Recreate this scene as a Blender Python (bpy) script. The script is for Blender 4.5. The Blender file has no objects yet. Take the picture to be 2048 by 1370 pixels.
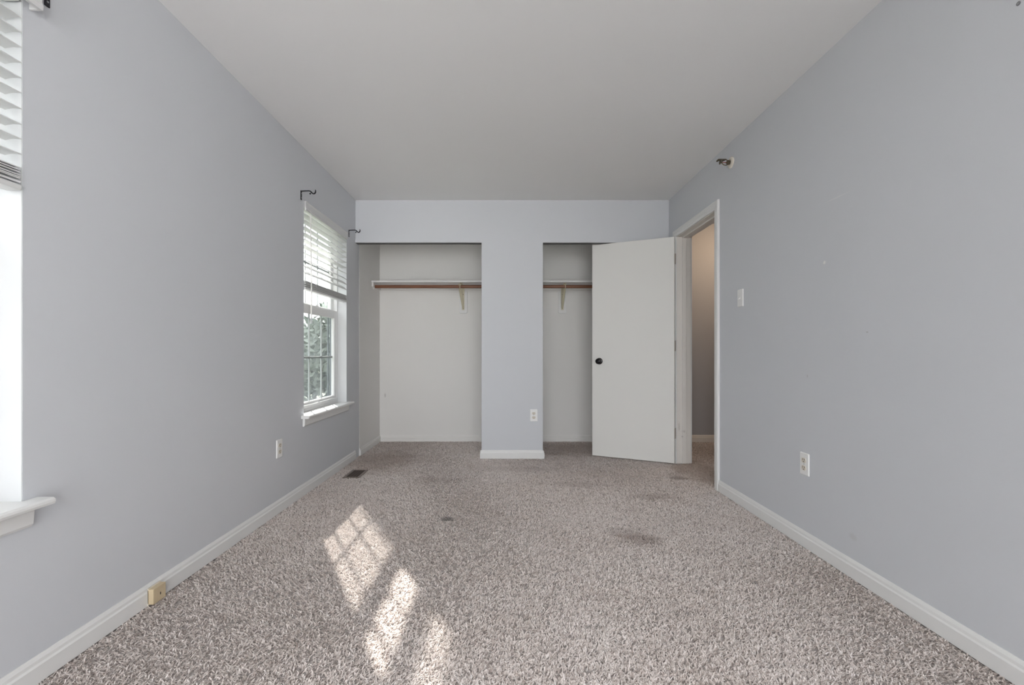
import bpy, bmesh, math, random
import numpy as np
from mathutils import Vector, Matrix

C = bpy.context.scene.collection
PI = math.pi
random.seed(7)

# ------------------------------------------------------------------ camera
EYE = 0.996
cam_d = bpy.data.cameras.new('camera')
cam_d.sensor_fit = 'HORIZONTAL'
cam_d.sensor_width = 36.0
cam_d.lens = 910.0 * 36.0 / 2048.0
cam_d.shift_x = 12.0 / 2048.0
cam_d.shift_y = 21.0 / 2048.0
cam_d.clip_start = 0.02
cam = bpy.data.objects.new('camera', cam_d)
cam.location = (0, 0, EYE)
cam.rotation_euler = (PI / 2, 0, 0)
C.objects.link(cam)
bpy.context.scene.camera = cam

# ------------------------------------------------------------------ view, world, sun
vs = bpy.context.scene.view_settings
vs.view_transform = 'Standard'
vs.look = 'None'
vs.gamma = 1.0
vs.use_curve_mapping = False
vs.exposure = 0.26

world = bpy.data.worlds.new('sky')
bpy.context.scene.world = world
world.use_nodes = True
bg = world.node_tree.nodes['Background']
bg.inputs['Color'].default_value = (0.97, 0.98, 1.0, 1)
bg.inputs['Strength'].default_value = 7.2

SUN_DIR = Vector((0.745, -1.293, -1.0)).normalized()
sun_d = bpy.data.lights.new('sun', 'SUN')
sun_d.energy = 31.0
sun_d.angle = math.radians(0.9)
sun_d.color = (1.0, 0.95, 0.88)
sun = bpy.data.objects.new('sun', sun_d)
sun.rotation_euler = SUN_DIR.to_track_quat('-Z', 'Y').to_euler()
sun.location = (-6, 12, 9)
C.objects.link(sun)

cy = bpy.context.scene.cycles
cy.max_bounces = 16
cy.diffuse_bounces = 10
cy.glossy_bounces = 4
cy.transparent_max_bounces = 16
cy.sample_clamp_indirect = 8.0

def portal(name, loc, rot, sx, sy):
    l = bpy.data.lights.new(name, 'AREA')
    l.shape = 'RECTANGLE'; l.size = sx; l.size_y = sy
    l.cycles.is_portal = True
    o = bpy.data.objects.new(name, l)
    o.location = loc; o.rotation_euler = rot
    C.objects.link(o)

# ------------------------------------------------------------------ room dimensions
XL, XR = -1.422, 1.54          # side walls
YB = 4.294                     # closet front wall
YK = 5.12                      # closet rear wall
YF = -1.70                     # wall behind the viewpoint
H = 2.44
WT = 0.14                      # outside wall thickness
RT = 0.126                     # inside wall thickness
W_FAR = (3.20, 4.06)           # window openings along y
W_NEAR = (0.478, 1.338)
WZ = (0.56, 2.079)
REAR_FILL = (-1.30, 1.30)         # added glazed opening in the unseen wall behind, for fill daylight
RZ0, RZ1 = 0.03, 2.20
DOOR = (3.345, 4.10)           # doorway along y
DZ = 2.04
LIN = 0.012

# sky portals at the windows and the added rear opening
for n, (a, b) in (('portal_far', W_FAR), ('portal_near', W_NEAR)):
    portal(n, (XL - 0.19, (a + b) / 2, sum(WZ) / 2), (0, -PI / 2, 0), WZ[1] - WZ[0], b - a)
portal('portal_rear', (0, YF - 0.19, (RZ0 + RZ1) / 2), (PI / 2, 0, 0), REAR_FILL[1] - REAR_FILL[0], RZ1 - RZ0)

# ------------------------------------------------------------------ mesh helpers
def box(bm, x0, x1, y0, y1, z0, z1):
    m = Matrix.Translation(((x0 + x1) / 2, (y0 + y1) / 2, (z0 + z1) / 2)) @ Matrix.Diagonal((abs(x1 - x0), abs(y1 - y0), abs(z1 - z0), 1))
    return bmesh.ops.create_cube(bm, size=1.0, matrix=m)['verts']

def tube(bm, pts, r, seg=8, cap=True):
    pts = [Vector(p) for p in pts]
    rr = r if isinstance(r, (list, tuple)) else [r] * len(pts)
    rings = []
    n = None
    for i, p in enumerate(pts):
        t = (pts[min(i + 1, len(pts) - 1)] - pts[max(i - 1, 0)]).normalized()
        if n is None:
            n = t.orthogonal().normalized()
        n = (n - t * n.dot(t)).normalized()
        b = t.cross(n)
        rings.append([bm.verts.new(p + (n * math.cos(2 * PI * k / seg) + b * math.sin(2 * PI * k / seg)) * rr[i]) for k in range(seg)])
    for a, b in zip(rings, rings[1:]):
        for k in range(seg):
            bm.faces.new((a[k], a[(k + 1) % seg], b[(k + 1) % seg], b[k]))
    if cap:
        bm.faces.new(list(reversed(rings[0]))); bm.faces.new(rings[-1])

def lathe(bm, prof, M, seg=24):
    """prof: (radius, height) along local +z, placed by matrix M"""
    rings = []
    for r, z in prof:
        if r < 1e-6:
            rings.append([bm.verts.new(M @ Vector((0, 0, z)))])
        else:
            rings.append([bm.verts.new(M @ Vector((r * math.cos(2 * PI * k / seg), r * math.sin(2 * PI * k / seg), z))) for k in range(seg)])
    for a, b in zip(rings, rings[1:]):
        for k in range(seg):
            k2 = (k + 1) % seg
            if len(a) == 1 and len(b) == 1: continue
            if len(a) == 1: bm.faces.new((a[0], b[k], b[k2]))
            elif len(b) == 1: bm.faces.new((a[k], a[k2], b[0]))
            else: bm.faces.new((a[k], a[k2], b[k2], b[k]))
    if len(rings[0]) > 1: bm.faces.new(list(reversed(rings[0])))
    if len(rings[-1]) > 1: bm.faces.new(rings[-1])

def prism(bm, poly, origin, u, v, w, length):
    """polygon in (u, v) swept along w"""
    o, u, v, w = Vector(origin), Vector(u), Vector(v), Vector(w)
    a = [bm.verts.new(o + u * p + v * q) for p, q in poly]
    b = [bm.verts.new(o + u * p + v * q + w * length) for p, q in poly]
    n = len(poly)
    bm.faces.new(list(reversed(a))); bm.faces.new(b)
    for k in range(n):
        bm.faces.new((a[k], a[(k + 1) % n], b[(k + 1) % n], b[k]))

def rounded(w, h, r, n=4):
    out = []
    for cx, cy_, a0 in ((w / 2 - r, h / 2 - r, 0), (-w / 2 + r, h / 2 - r, 90), (-w / 2 + r, -h / 2 + r, 180), (w / 2 - r, -h / 2 + r, 270)):
        for k in range(n + 1):
            a = math.radians(a0 + 90 * k / n)
            out.append((cx + r * math.cos(a), cy_ + r * math.sin(a)))
    return out

def slab_with_holes(bm, axis, t0, t1, a0, a1, b0, b1, holes):
    """wall slab: thickness t0..t1 along axis ('x' or 'y'), a = other horizontal axis, b = z; holes [(a0,a1,b0,b1)]"""
    As = sorted({a0, a1, *[max(a0, h[0]) for h in holes], *[h[1] for h in holes]})
    Bs = sorted({b0, b1, *[h[2] for h in holes], *[h[3] for h in holes]})
    def solid(i, j):
        if i < 0 or j < 0 or i >= len(As) - 1 or j >= len(Bs) - 1: return False
        ca, cb = (As[i] + As[i + 1]) / 2, (Bs[j] + Bs[j + 1]) / 2
        return not any(h[0] < ca < h[1] and h[2] < cb < h[3] for h in holes)
    P = (lambda t, a, b: (t, a, b)) if axis == 'x' else (lambda t, a, b: (a, t, b))
    def quad(*p): bm.faces.new([bm.verts.new(P(*q)) for q in p])
    for i in range(len(As) - 1):
        for j in range(len(Bs) - 1):
            if not solid(i, j): continue
            l, r, d, u = As[i], As[i + 1], Bs[j], Bs[j + 1]
            quad((t0, l, d), (t0, r, d), (t0, r, u), (t0, l, u))
            quad((t1, l, d), (t1, l, u), (t1, r, u), (t1, r, d))
            if not solid(i - 1, j): quad((t0, l, d), (t0, l, u), (t1, l, u), (t1, l, d))
            if not solid(i + 1, j): quad((t0, r, d), (t1, r, d), (t1, r, u), (t0, r, u))
            if not solid(i, j - 1): quad((t0, l, d), (t1, l, d), (t1, r, d), (t0, r, d))
            if not solid(i, j + 1): quad((t0, l, u), (t0, r, u), (t1, r, u), (t1, l, u))
    bmesh.ops.remove_doubles(bm, verts=bm.verts, dist=1e-5)
    bmesh.ops.recalc_face_normals(bm, faces=bm.faces)

def obj(name, bm, mat, parent=None, off=None, bevel=0.0, smooth=False, seg=2):
    if off is not None:
        bmesh.ops.translate(bm, verts=bm.verts, vec=-Vector(off))
    bmesh.ops.recalc_face_normals(bm, faces=bm.faces)
    me = bpy.data.meshes.new(name)
    bm.to_mesh(me); bm.free()
    if smooth:
        me.polygons.foreach_set('use_smooth', [True] * len(me.polygons))
        me.set_sharp_from_angle(angle=math.radians(38))
    me.materials.append(mat)
    o = bpy.data.objects.new(name, me)
    C.objects.link(o)
    if parent is not None: o.parent = parent
    if bevel > 0:
        b = o.modifiers.new('bevel', 'BEVEL'); b.width = bevel; b.segments = seg; b.limit_method = 'ANGLE'
        b.angle_limit = math.radians(40)
    return o

def tag(o, label, cat, group=None, kind=None):
    o['label'] = label; o['category'] = cat
    if group: o['group'] = group
    if kind: o['kind'] = kind
    return o

def thing(name, label, cat, loc, rotz=0.0, group=None, kind=None):
    o = bpy.data.objects.new(name, None)
    o.empty_display_size = 0.05
    C.objects.link(o)
    o.location = loc; o.rotation_euler = (0, 0, rotz)
    return tag(o, label, cat, group, kind)

def copy_tree(o, parent=None):
    c = o.copy(); C.objects.link(c)
    if parent is not None: c.parent = parent
    for ch in list(o.children): copy_tree(ch, c)
    return c

def B(): return bmesh.new()

# ------------------------------------------------------------------ materials
def new_mat(name):
    m = bpy.data.materials.new(name); m.use_nodes = True
    nt = m.node_tree
    return m, nt, nt.nodes['Principled BSDF']

def paint(name, col, rough=0.6, bump=0.0, scale=120.0, vary=0.03, spec=0.3):
    m, nt, p = new_mat(name)
    N, L = nt.nodes, nt.links
    geo = N.new('ShaderNodeNewGeometry')
    no = N.new('ShaderNodeTexNoise'); no.inputs['Scale'].default_value = 1.3; no.inputs['Detail'].default_value = 4
    L.new(geo.outputs['Position'], no.inputs['Vector'])
    mix = N.new('ShaderNodeMix'); mix.data_type = 'RGBA'
    mix.inputs['A'].default_value = (*[c * (1 - vary) for c in col], 1)
    mix.inputs['B'].default_value = (*[min(1, c * (1 + vary)) for c in col], 1)
    L.new(no.outputs['Fac'], mix.inputs['Factor'])
    L.new(mix.outputs['Result'], p.inputs['Base Color'])
    p.inputs['Roughness'].default_value = rough
    p.inputs['Specular IOR Level'].default_value = spec
    if bump > 0:
        nb = N.new('ShaderNodeTexNoise'); nb.inputs['Scale'].default_value = scale; nb.inputs['Detail'].default_value = 3
        L.new(geo.outputs['Position'], nb.inputs['Vector'])
        bp = N.new('ShaderNodeBump'); bp.inputs['Strength'].default_value = bump; bp.inputs['Distance'].default_value = 0.002
        L.new(nb.outputs['Fac'], bp.inputs['Height']); L.new(bp.outputs['Normal'], p.inputs['Normal'])
    return m

def add_spots(m, spots, wobble=0.5, nscale=18.0):
    """marks, stains and painted shade at world positions: (centre, radii, colour, strength)"""
    nt = m.node_tree; N, L = nt.nodes, nt.links
    p = N['Principled BSDF']
    geo = N.new('ShaderNodeNewGeometry')
    no = N.new('ShaderNodeTexNoise'); no.inputs['Scale'].default_value = nscale; no.inputs['Detail'].default_value = 4
    L.new(geo.outputs['Position'], no.inputs['Vector'])
    src = p.inputs['Base Color'].links[0].from_socket
    for (c, r, col, s) in spots:
        sub = N.new('ShaderNodeVectorMath'); sub.operation = 'SUBTRACT'; sub.inputs[1].default_value = c
        L.new(geo.outputs['Position'], sub.inputs[0])
        dv = N.new('ShaderNodeVectorMath'); dv.operation = 'DIVIDE'; dv.inputs[1].default_value = r
        L.new(sub.outputs[0], dv.inputs[0])
        ln = N.new('ShaderNodeVectorMath'); ln.operation = 'LENGTH'; L.new(dv.outputs[0], ln.inputs[0])
        ad = N.new('ShaderNodeMath'); ad.operation = 'MULTIPLY_ADD'; ad.inputs[1].default_value = wobble * 2; ad.inputs[2].default_value = -wobble
        L.new(no.outputs['Fac'], ad.inputs[0])
        sm = N.new('ShaderNodeMath'); sm.operation = 'ADD'; L.new(ln.outputs['Value'], sm.inputs[0]); L.new(ad.outputs[0], sm.inputs[1])
        mr = N.new('ShaderNodeMapRange'); mr.interpolation_type = 'SMOOTHSTEP'
        mr.inputs['From Min'].default_value = 0.35; mr.inputs['From Max'].default_value = 1.0
        mr.inputs['To Min'].default_value = s; mr.inputs['To Max'].default_value = 0.0
        L.new(sm.outputs[0], mr.inputs['Value'])
        mx = N.new('ShaderNodeMix'); mx.data_type = 'RGBA'
        mx.inputs['B'].default_value = (*col, 1)
        L.new(mr.outputs['Result'], mx.inputs['Factor']); L.new(src, mx.inputs['A'])
        src = mx.outputs['Result']
    L.new(src, p.inputs['Base Color'])

def metal(name, col, rough=0.4, metallic=1.0):
    m, nt, p = new_mat(name)
    N, L = nt.nodes, nt.links
    geo = N.new('ShaderNodeNewGeometry')
    no = N.new('ShaderNodeTexNoise'); no.inputs['Scale'].default_value = 60; no.inputs['Detail'].default_value = 5
    L.new(geo.outputs['Position'], no.inputs['Vector'])
    mr = N.new('ShaderNodeMapRange'); mr.inputs['To Min'].default_value = rough * 0.8; mr.inputs['To Max'].default_value = min(1, rough * 1.25)
    L.new(no.outputs['Fac'], mr.inputs['Value']); L.new(mr.outputs['Result'], p.inputs['Roughness'])
    p.inputs['Base Color'].default_value = (*col, 1); p.inputs['Metallic'].default_value = metallic
    return m

WALL = (0.595, 0.610, 0.638)
M = {}
M['wall'] = paint('wall_paint', WALL, 0.55, 0.10, 260, 0.015)
M['wall_r'] = paint('wall_paint_scuffed', WALL, 0.55, 0.10, 260, 0.015)
add_spots(M['wall_r'], [
    ((XR, 2.20, 1.434), (0.02, 0.012, 0.012), (0.80, 0.80, 0.78), 0.9),
    ((XR, 1.94, 1.085), (0.02, 0.010, 0.004), (0.34, 0.33, 0.34), 0.6),
    ((XR, 2.325, 0.878), (0.02, 0.006, 0.012), (0.40, 0.39, 0.40), 0.5),
    ((XR, 2.12, 1.72), (0.02, 0.10, 0.004), (0.72, 0.72, 0.72), 0.5),
    ((XR, 2.02, 0.18), (0.02, 0.03, 0.02), (0.50, 0.50, 0.51), 0.4)], 0.2, 90)
M['ceil'] = paint('ceiling_paint', (0.79, 0.785, 0.785), 0.8, 0.08, 180, 0.01)
M['closet'] = paint('closet_paint', (0.78, 0.77, 0.75), 0.6, 0.08, 200, 0.02)
add_spots(M['closet'], [((-1.36, YK, 0.52), (0.012, 0.05, 0.035), (0.45, 0.42, 0.40), 0.6),
                        ((XL, 4.62, 0.62), (0.05, 0.012, 0.006), (0.45, 0.43, 0.42), 0.5)], 0.3, 60)
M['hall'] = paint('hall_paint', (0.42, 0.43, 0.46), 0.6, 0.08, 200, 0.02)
M['trim'] = paint('trim_paint', (0.74, 0.74, 0.73), 0.38, 0.03, 60, 0.02, 0.45)
M['oldtrim'] = paint('old_trim_paint', (0.76, 0.73, 0.69), 0.42, 0.04, 60, 0.03, 0.45)
add_spots(M['oldtrim'], [((1.60, 4.10, 0.29), (0.02, 0.02, 0.02), (0.36, 0.32, 0.28), 0.5),
                         ((1.588, 4.10, 0.245), (0.01, 0.02, 0.012), (0.36, 0.33, 0.30), 0.5),
                         ((1.56, 4.10, 0.33), (0.012, 0.02, 0.05), (0.40, 0.36, 0.32), 0.4)], 0.4, 60)
M['door'] = paint('door_paint', (0.73, 0.725, 0.70), 0.42, 0.03, 40, 0.015, 0.4)
M['vinyl'] = paint('window_vinyl', (0.80, 0.80, 0.80), 0.35, 0, 1, 0.01, 0.5)
M['slat'] = paint('blind_slat', (0.66, 0.66, 0.66), 0.35, 0, 1, 0.01, 0.5)
M['liner'] = paint('window_return_paint', (0.60, 0.61, 0.62), 0.5)
M['outer'] = paint('outer_window_frame', (0.22, 0.24, 0.26), 0.5)
M['cord'] = paint('white_cord', (0.76, 0.75, 0.72), 0.7)
M['grille'] = paint('window_grille', (0.60, 0.62, 0.63), 0.4)
M['plate'] = paint('white_plastic', (0.80, 0.80, 0.79), 0.3, 0, 1, 0.01, 0.5)
M['ivory'] = paint('ivory_plastic', (0.66, 0.61, 0.53), 0.35, 0, 1, 0.02, 0.5)
M['beige'] = paint('beige_plastic', (0.58, 0.47, 0.31), 0.4, 0, 1, 0.05, 0.5)
M['slot'] = paint('dark_slot', (0.03, 0.028, 0.025), 0.6)
M['iron'] = metal('black_iron', (0.035, 0.035, 0.04), 0.45, 0.8)
M['bronze'] = metal('dark_bronze', (0.018, 0.016, 0.018), 0.22, 0.7)
M['brass'] = metal('tarnished_brass', (0.16, 0.13, 0.09), 0.45, 0.9)
M['hinge'] = paint('painted_hinge', (0.36, 0.32, 0.28), 0.45, 0, 1, 0.2, 0.5)
M['steel'] = metal('dull_steel', (0.45, 0.45, 0.46), 0.4, 1.0)
M['ventm'] = paint('brown_vent_enamel', (0.075, 0.052, 0.042), 0.4, 0, 1, 0.1, 0.5)
M['ventf'] = paint('tan_vent_frame', (0.22, 0.175, 0.145), 0.4, 0, 1, 0.1, 0.5)
M['ironpaint'] = paint('ivory_enamel', (0.62, 0.58, 0.44), 0.4, 0, 1, 0.05, 0.5)

def wood(name, a, b):
    m, nt, p = new_mat(name)
    N, L = nt.nodes, nt.links
    geo = N.new('ShaderNodeNewGeometry')
    mp = N.new('ShaderNodeMapping'); mp.inputs['Scale'].default_value = (2, 60, 60)
    L.new(geo.outputs['Position'], mp.inputs['Vector'])
    no = N.new('ShaderNodeTexNoise'); no.inputs['Scale'].default_value = 3; no.inputs['Detail'].default_value = 6
    L.new(mp.outputs['Vector'], no.inputs['Vector'])
    r = N.new('ShaderNodeValToRGB')
    r.color_ramp.elements[0].position = 0.35; r.color_ramp.elements[0].color = (*a, 1)
    r.color_ramp.elements[1].position = 0.68; r.color_ramp.elements[1].color = (*b, 1)
    L.new(no.outputs['Fac'], r.inputs['Fac']); L.new(r.outputs['Color'], p.inputs['Base Color'])
    p.inputs['Roughness'].default_value = 0.4
    return m
M['rod'] = wood('stained_rod_wood', (0.15, 0.055, 0.028), (0.25, 0.10, 0.05))
M['bark'] = wood('tree_bark', (0.10, 0.08, 0.065), (0.18, 0.15, 0.12))

def glass_mat(name, col):
    m = bpy.data.materials.new(name); m.use_nodes = True
    nt = m.node_tree; N, L = nt.nodes, nt.links
    N.clear()
    out = N.new('ShaderNodeOutputMaterial')
    tr = N.new('ShaderNodeBsdfTransparent'); tr.inputs['Color'].default_value = (*col, 1)
    gl = N.new('ShaderNodeBsdfGlossy'); gl.inputs['Roughness'].default_value = 0.02
    fr = N.new('ShaderNodeFresnel'); fr.inputs['IOR'].default_value = 1.35
    mx = N.new('ShaderNodeMixShader')
    L.new(fr.outputs['Fac'], mx.inputs['Fac']); L.new(tr.outputs[0], mx.inputs[1]); L.new(gl.outputs[0], mx.inputs[2])
    L.new(mx.outputs[0], out.inputs['Surface'])
    return m
M['glass'] = glass_mat('window_glass', (0.57, 0.595, 0.60))
M['clear_glass'] = glass_mat('rear_fill_glass', (0.95, 0.96, 0.96))

def screen_mat():
    m = bpy.data.materials.new('insect_mesh'); m.use_nodes = True
    nt = m.node_tree; N, L = nt.nodes, nt.links
    N.clear()
    out = N.new('ShaderNodeOutputMaterial')
    tr = N.new('ShaderNodeBsdfTransparent')
    df = N.new('ShaderNodeBsdfDiffuse'); df.inputs['Color'].default_value = (0.36, 0.39, 0.41, 1)
    mx = N.new('ShaderNodeMixShader'); mx.inputs['Fac'].default_value = 0.46
    L.new(tr.outputs[0], mx.inputs[1]); L.new(df.outputs[0], mx.inputs[2])
    L.new(mx.outputs[0], out.inputs['Surface'])
    return m
M['screen'] = screen_mat()

def carpet_mat(name, fibre, deep=1.0):
    m, nt, p = new_mat(name)
    N, L = nt.nodes, nt.links
    geo = N.new('ShaderNodeNewGeometry')
    ramp = N.new('ShaderNodeValToRGB')
    e = ramp.color_ramp.elements
    e[0].position = 0.0; e[0].color = (0.48, 0.41, 0.375, 1)
    e[1].position = 1.0; e[1].color = (0.91, 0.86, 0.835, 1)
    k = ramp.color_ramp.elements.new(0.35); k.color = (0.75, 0.685, 0.65, 1)
    k = ramp.color_ramp.elements.new(0.75); k.color = (0.85, 0.79, 0.76, 1)
    if fibre:
        L.new(geo.outputs['Random Per Island'], ramp.inputs['Fac'])
    else:
        n0 = N.new('ShaderNodeTexNoise'); n0.inputs['Scale'].default_value = 160; n0.inputs['Detail'].default_value = 3
        L.new(geo.outputs['Position'], n0.inputs['Vector'])
        mr0 = N.new('ShaderNodeMapRange'); mr0.inputs['From Min'].default_value = 0.3; mr0.inputs['From Max'].default_value = 0.7
        L.new(n0.outputs['Fac'], mr0.inputs['Value']); L.new(mr0.outputs['Result'], ramp.inputs['Fac'])
    # soiled, trodden areas
    n1 = N.new('ShaderNodeTexNoise'); n1.inputs['Scale'].default_value = 2.3; n1.inputs['Detail'].default_value = 5; n1.inputs['Roughness'].default_value = 0.6
    L.new(geo.outputs['Position'], n1.inputs['Vector'])
    mr = N.new('ShaderNodeMapRange'); mr.inputs['From Min'].default_value = 0.42; mr.inputs['From Max'].default_value = 0.72
    mr.inputs['To Min'].default_value = 0.0; mr.inputs['To Max'].default_value = 0.30
    L.new(n1.outputs['Fac'], mr.inputs['Value'])
    mx = N.new('ShaderNodeMix'); mx.data_type = 'RGBA'; mx.blend_type = 'MULTIPLY'
    mx.inputs['B'].default_value = (0.74, 0.68, 0.63, 1)
    L.new(mr.outputs['Result'], mx.inputs['Factor']); L.new(ramp.outputs['Color'], mx.inputs['A'])
    dk = N.new('ShaderNodeMix'); dk.data_type = 'RGBA'; dk.blend_type = 'MULTIPLY'; dk.inputs['Factor'].default_value = 1.0
    dk.inputs['B'].default_value = (deep, deep, deep, 1)
    L.new(mx.outputs['Result'], dk.inputs['A'])
    L.new(dk.outputs['Result'], p.inputs['Base Color'])
    p.inputs['Roughness'].default_value = 0.9
    p.inputs['Sheen Weight'].default_value = 0.5
    p.inputs['Sheen Roughness'].default_value = 0.5
    p.inputs['Sheen Tint'].default_value = (0.95, 0.92, 0.90, 1)
    p.inputs['Specular IOR Level'].default_value = 0.1
    add_spots(m, [
        ((-0.348, 2.73, 0), (0.05, 0.045, 1), (0.13, 0.115, 0.11), 0.7),
        ((0.72, 2.43, 0), (0.16, 0.11, 1), (0.27, 0.19, 0.15), 0.45),
        ((0.66, 2.53, 0), (0.12, 0.09, 1), (0.30, 0.24, 0.21), 0.3),
        ((1.36, 3.62, 0), (0.09, 0.07, 1), (0.22, 0.17, 0.14), 0.5),
        ((0.10, 3.9, 0), (0.5, 0.12, 1), (0.40, 0.33, 0.30), 0.22),
        ((0.55, 3.45, 0), (0.35, 0.10, 1), (0.38, 0.31, 0.28), 0.3),
        ((-0.5, 3.55, 0), (0.3, 0.12, 1), (0.40, 0.33, 0.30), 0.22),
        ((1.0, 3.15, 0), (0.25, 0.10, 1), (0.38, 0.31, 0.28), 0.3),
        ((-1.15, 4.2, 0), (0.40, 0.55, 1), (0.36, 0.27, 0.21), 0.4),  # dimmer corner by the closet, shade painted into the colour
        ((0.75, 4.75, 0), (0.6, 0.45, 1), (0.36, 0.27, 0.21), 0.4),  # closet floor browned, its weaker light put into the colour
        ((1.62, 3.85, 0), (0.28, 0.6, 1), (0.34, 0.25, 0.19), 0.5)], 0.55, 9)  # threshold browned to imitate the hall's light
    return m
def let_light_through(m, f):
    nt = m.node_tree; N, L = nt.nodes, nt.links
    p = N['Principled BSDF']; out = N['Material Output']
    tl = N.new('ShaderNodeBsdfTranslucent')
    L.new(p.inputs['Base Color'].links[0].from_socket, tl.inputs['Color'])
    mx = N.new('ShaderNodeMixShader'); mx.inputs['Fac'].default_value = f
    L.new(p.outputs[0], mx.inputs[1]); L.new(tl.outputs[0], mx.inputs[2]); L.new(mx.outputs[0], out.inputs['Surface'])
M['carpet'] = carpet_mat('carpet_backing', False, 0.45)
M['pile'] = carpet_mat('carpet_fibre', True)
let_light_through(M['pile'], 0.22)

# ------------------------------------------------------------------ room shell
def struct(name, bm, mat, label, cat, **k):
    return tag(obj(name, bm, mat, **k), label, cat, kind='structure')

bm = B(); box(bm, XL - WT, 2.95, YF - 0.2, 5.3, -0.12, -0.006)
struct('floor', bm, M['carpet'], 'carpeted floor running through bedroom, closet and hall', 'floor')
bm = B(); box(bm, XL - WT, 2.95, YF - 0.2, 5.3, H, H + 0.12)
struct('ceiling', bm, M['ceil'], 'plain white painted ceiling over the bedroom', 'ceiling')

bm = B()
slab_with_holes(bm, 'x', XL - WT, XL, YF, YB + 0.115, -0.1, H,
                [(a, b, WZ[0] - 0.012, WZ[1]) for a, b in (W_NEAR, W_FAR)])
struct('wall_left', bm, M['wall'], 'pale blue-grey wall on the left with two windows', 'wall')
bm = B()
slab_with_holes(bm, 'x', XR, XR + RT, YF, 5.25, -0.1, H, [(DOOR[0] - 0.018, DOOR[1] + 0.018, -0.2, DZ + 0.018)])
struct('wall_right', bm, M['wall_r'], 'pale blue-grey wall on the right with the doorway', 'wall')
OPEN1 = (XL, -0.231); OPEN2 = (0.349, 1.43)
bm = B()
slab_with_holes(bm, 'y', YB, YB + 0.115, XL, XR, -0.1, H,
                [(OPEN1[0] - 0.1, OPEN1[1], -0.2, 2.058), (*OPEN2, -0.2, 2.058)])
struct('wall_back', bm, M['wall'], 'blue-grey wall with two closet openings and centre pillar', 'wall', bevel=0.004)
bm = B(); slab_with_holes(bm, 'y', YF - 0.16, YF, XL - WT, XR + RT, -0.1, H, [(REAR_FILL[0], REAR_FILL[1], RZ0, RZ1)])
struct('wall_front', bm, M['wall'], 'blue-grey wall behind the viewpoint with an added glazed opening', 'wall')
# closet shell
bm = B(); box(bm, XL - WT, 2.95, YK, YK + 0.12, -0.1, H)
struct('wall_closet_back', bm, M['closet'], 'white rear wall inside the closet', 'wall')
bm = B(); box(bm, XL - WT, XL + 0.0015, YB + 0.113, YK, -0.1, H)
struct('wall_closet_left', bm, M['closet'], 'white left side wall inside the closet', 'wall')
bm = B(); box(bm, XR - 0.008, XR - 0.0005, YB + 0.113, YK, -0.1, H)
struct('wall_closet_right', bm, M['closet'], 'white right side wall inside the closet', 'wall')
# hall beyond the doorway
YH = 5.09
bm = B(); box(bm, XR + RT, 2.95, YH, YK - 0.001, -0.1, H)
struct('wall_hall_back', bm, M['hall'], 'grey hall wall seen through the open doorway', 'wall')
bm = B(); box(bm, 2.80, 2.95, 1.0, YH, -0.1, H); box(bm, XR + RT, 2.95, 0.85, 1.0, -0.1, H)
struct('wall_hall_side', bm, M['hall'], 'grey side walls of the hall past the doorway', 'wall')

hall_l = bpy.data.lights.new('hall_lamp', 'AREA')
hall_l.shape = 'DISK'; hall_l.size = 0.28; hall_l.energy = 6.5; hall_l.color = (1.0, 0.72, 0.48)
hl = bpy.data.objects.new('hall_lamp', hall_l); hl.location = (2.45, 4.35, 2.38); hl.rotation_euler = (math.radians(25), 0, 0); C.objects.link(hl)

room_l = bpy.data.lights.new('fill_light', 'POINT')
room_l.energy = 12.0; room_l.shadow_soft_size = 0.16; room_l.color = (1.0, 0.95, 0.90)  # unseen fill light, added behind the camera to brighten the room
rl = bpy.data.objects.new('fill_light', room_l); rl.location = (0.06, -0.1, 2.22); C.objects.link(rl)

# baseboards: profile with a flat face and a stepped, sloping top
BP = [(0, 0), (0.013, 0), (0.013, 0.052), (0.009, 0.058), (0.008, 0.068), (0.003, 0.08), (0, 0.08)]
def baseboard(name, runs, label, mat=None, h=1.0):
    bm = B()
    for (p, q, nrm) in runs:
        p, q = Vector((*p, 0)), Vector((*q, 0))
        w = (q - p)
        prism(bm, [(a, b * h) for a, b in BP], p, Vector((*nrm, 0)), (0, 0, 1), w.normalized(), w.length)
    return struct(name, bm, mat or M['trim'], label, 'baseboard')
baseboard('baseboard_left', [((XL, YF), (XL, YB - 0.01), (1, 0))], 'white baseboard along the left window wall')
baseboard('baseboard_right', [((XR, YF), (XR, DOOR[0] - 0.062), (-1, 0))], 'white baseboard along the right wall')
baseboard('baseboard_back', [((OPEN1[1] - 0.012, YB), (OPEN2[0] + 0.004, YB), (0, -1)),
                             ((OPEN1[1], YB - 0.012), (OPEN1[1], YB + 0.02), (-1, 0)),
                             ((OPEN2[0], YB - 0.012), (OPEN2[0], YB + 0.02), (1, 0))],
          'white baseboard across the foot of the pillar between closets')
baseboard('baseboard_closet', [((XL, YK), (XR, YK), (0, -1)), ((XL + 0.0015, YB + 0.115), (XL + 0.0015, YK), (1, 0))],
          'white baseboard around the inside of the closet', M['closet'], 0.92)
baseboard('baseboard_hall', [((XR + RT, YH), (2.80, YH), (0, -1))], 'cream baseboard on the hall wall past the doorway', M['oldtrim'])

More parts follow.
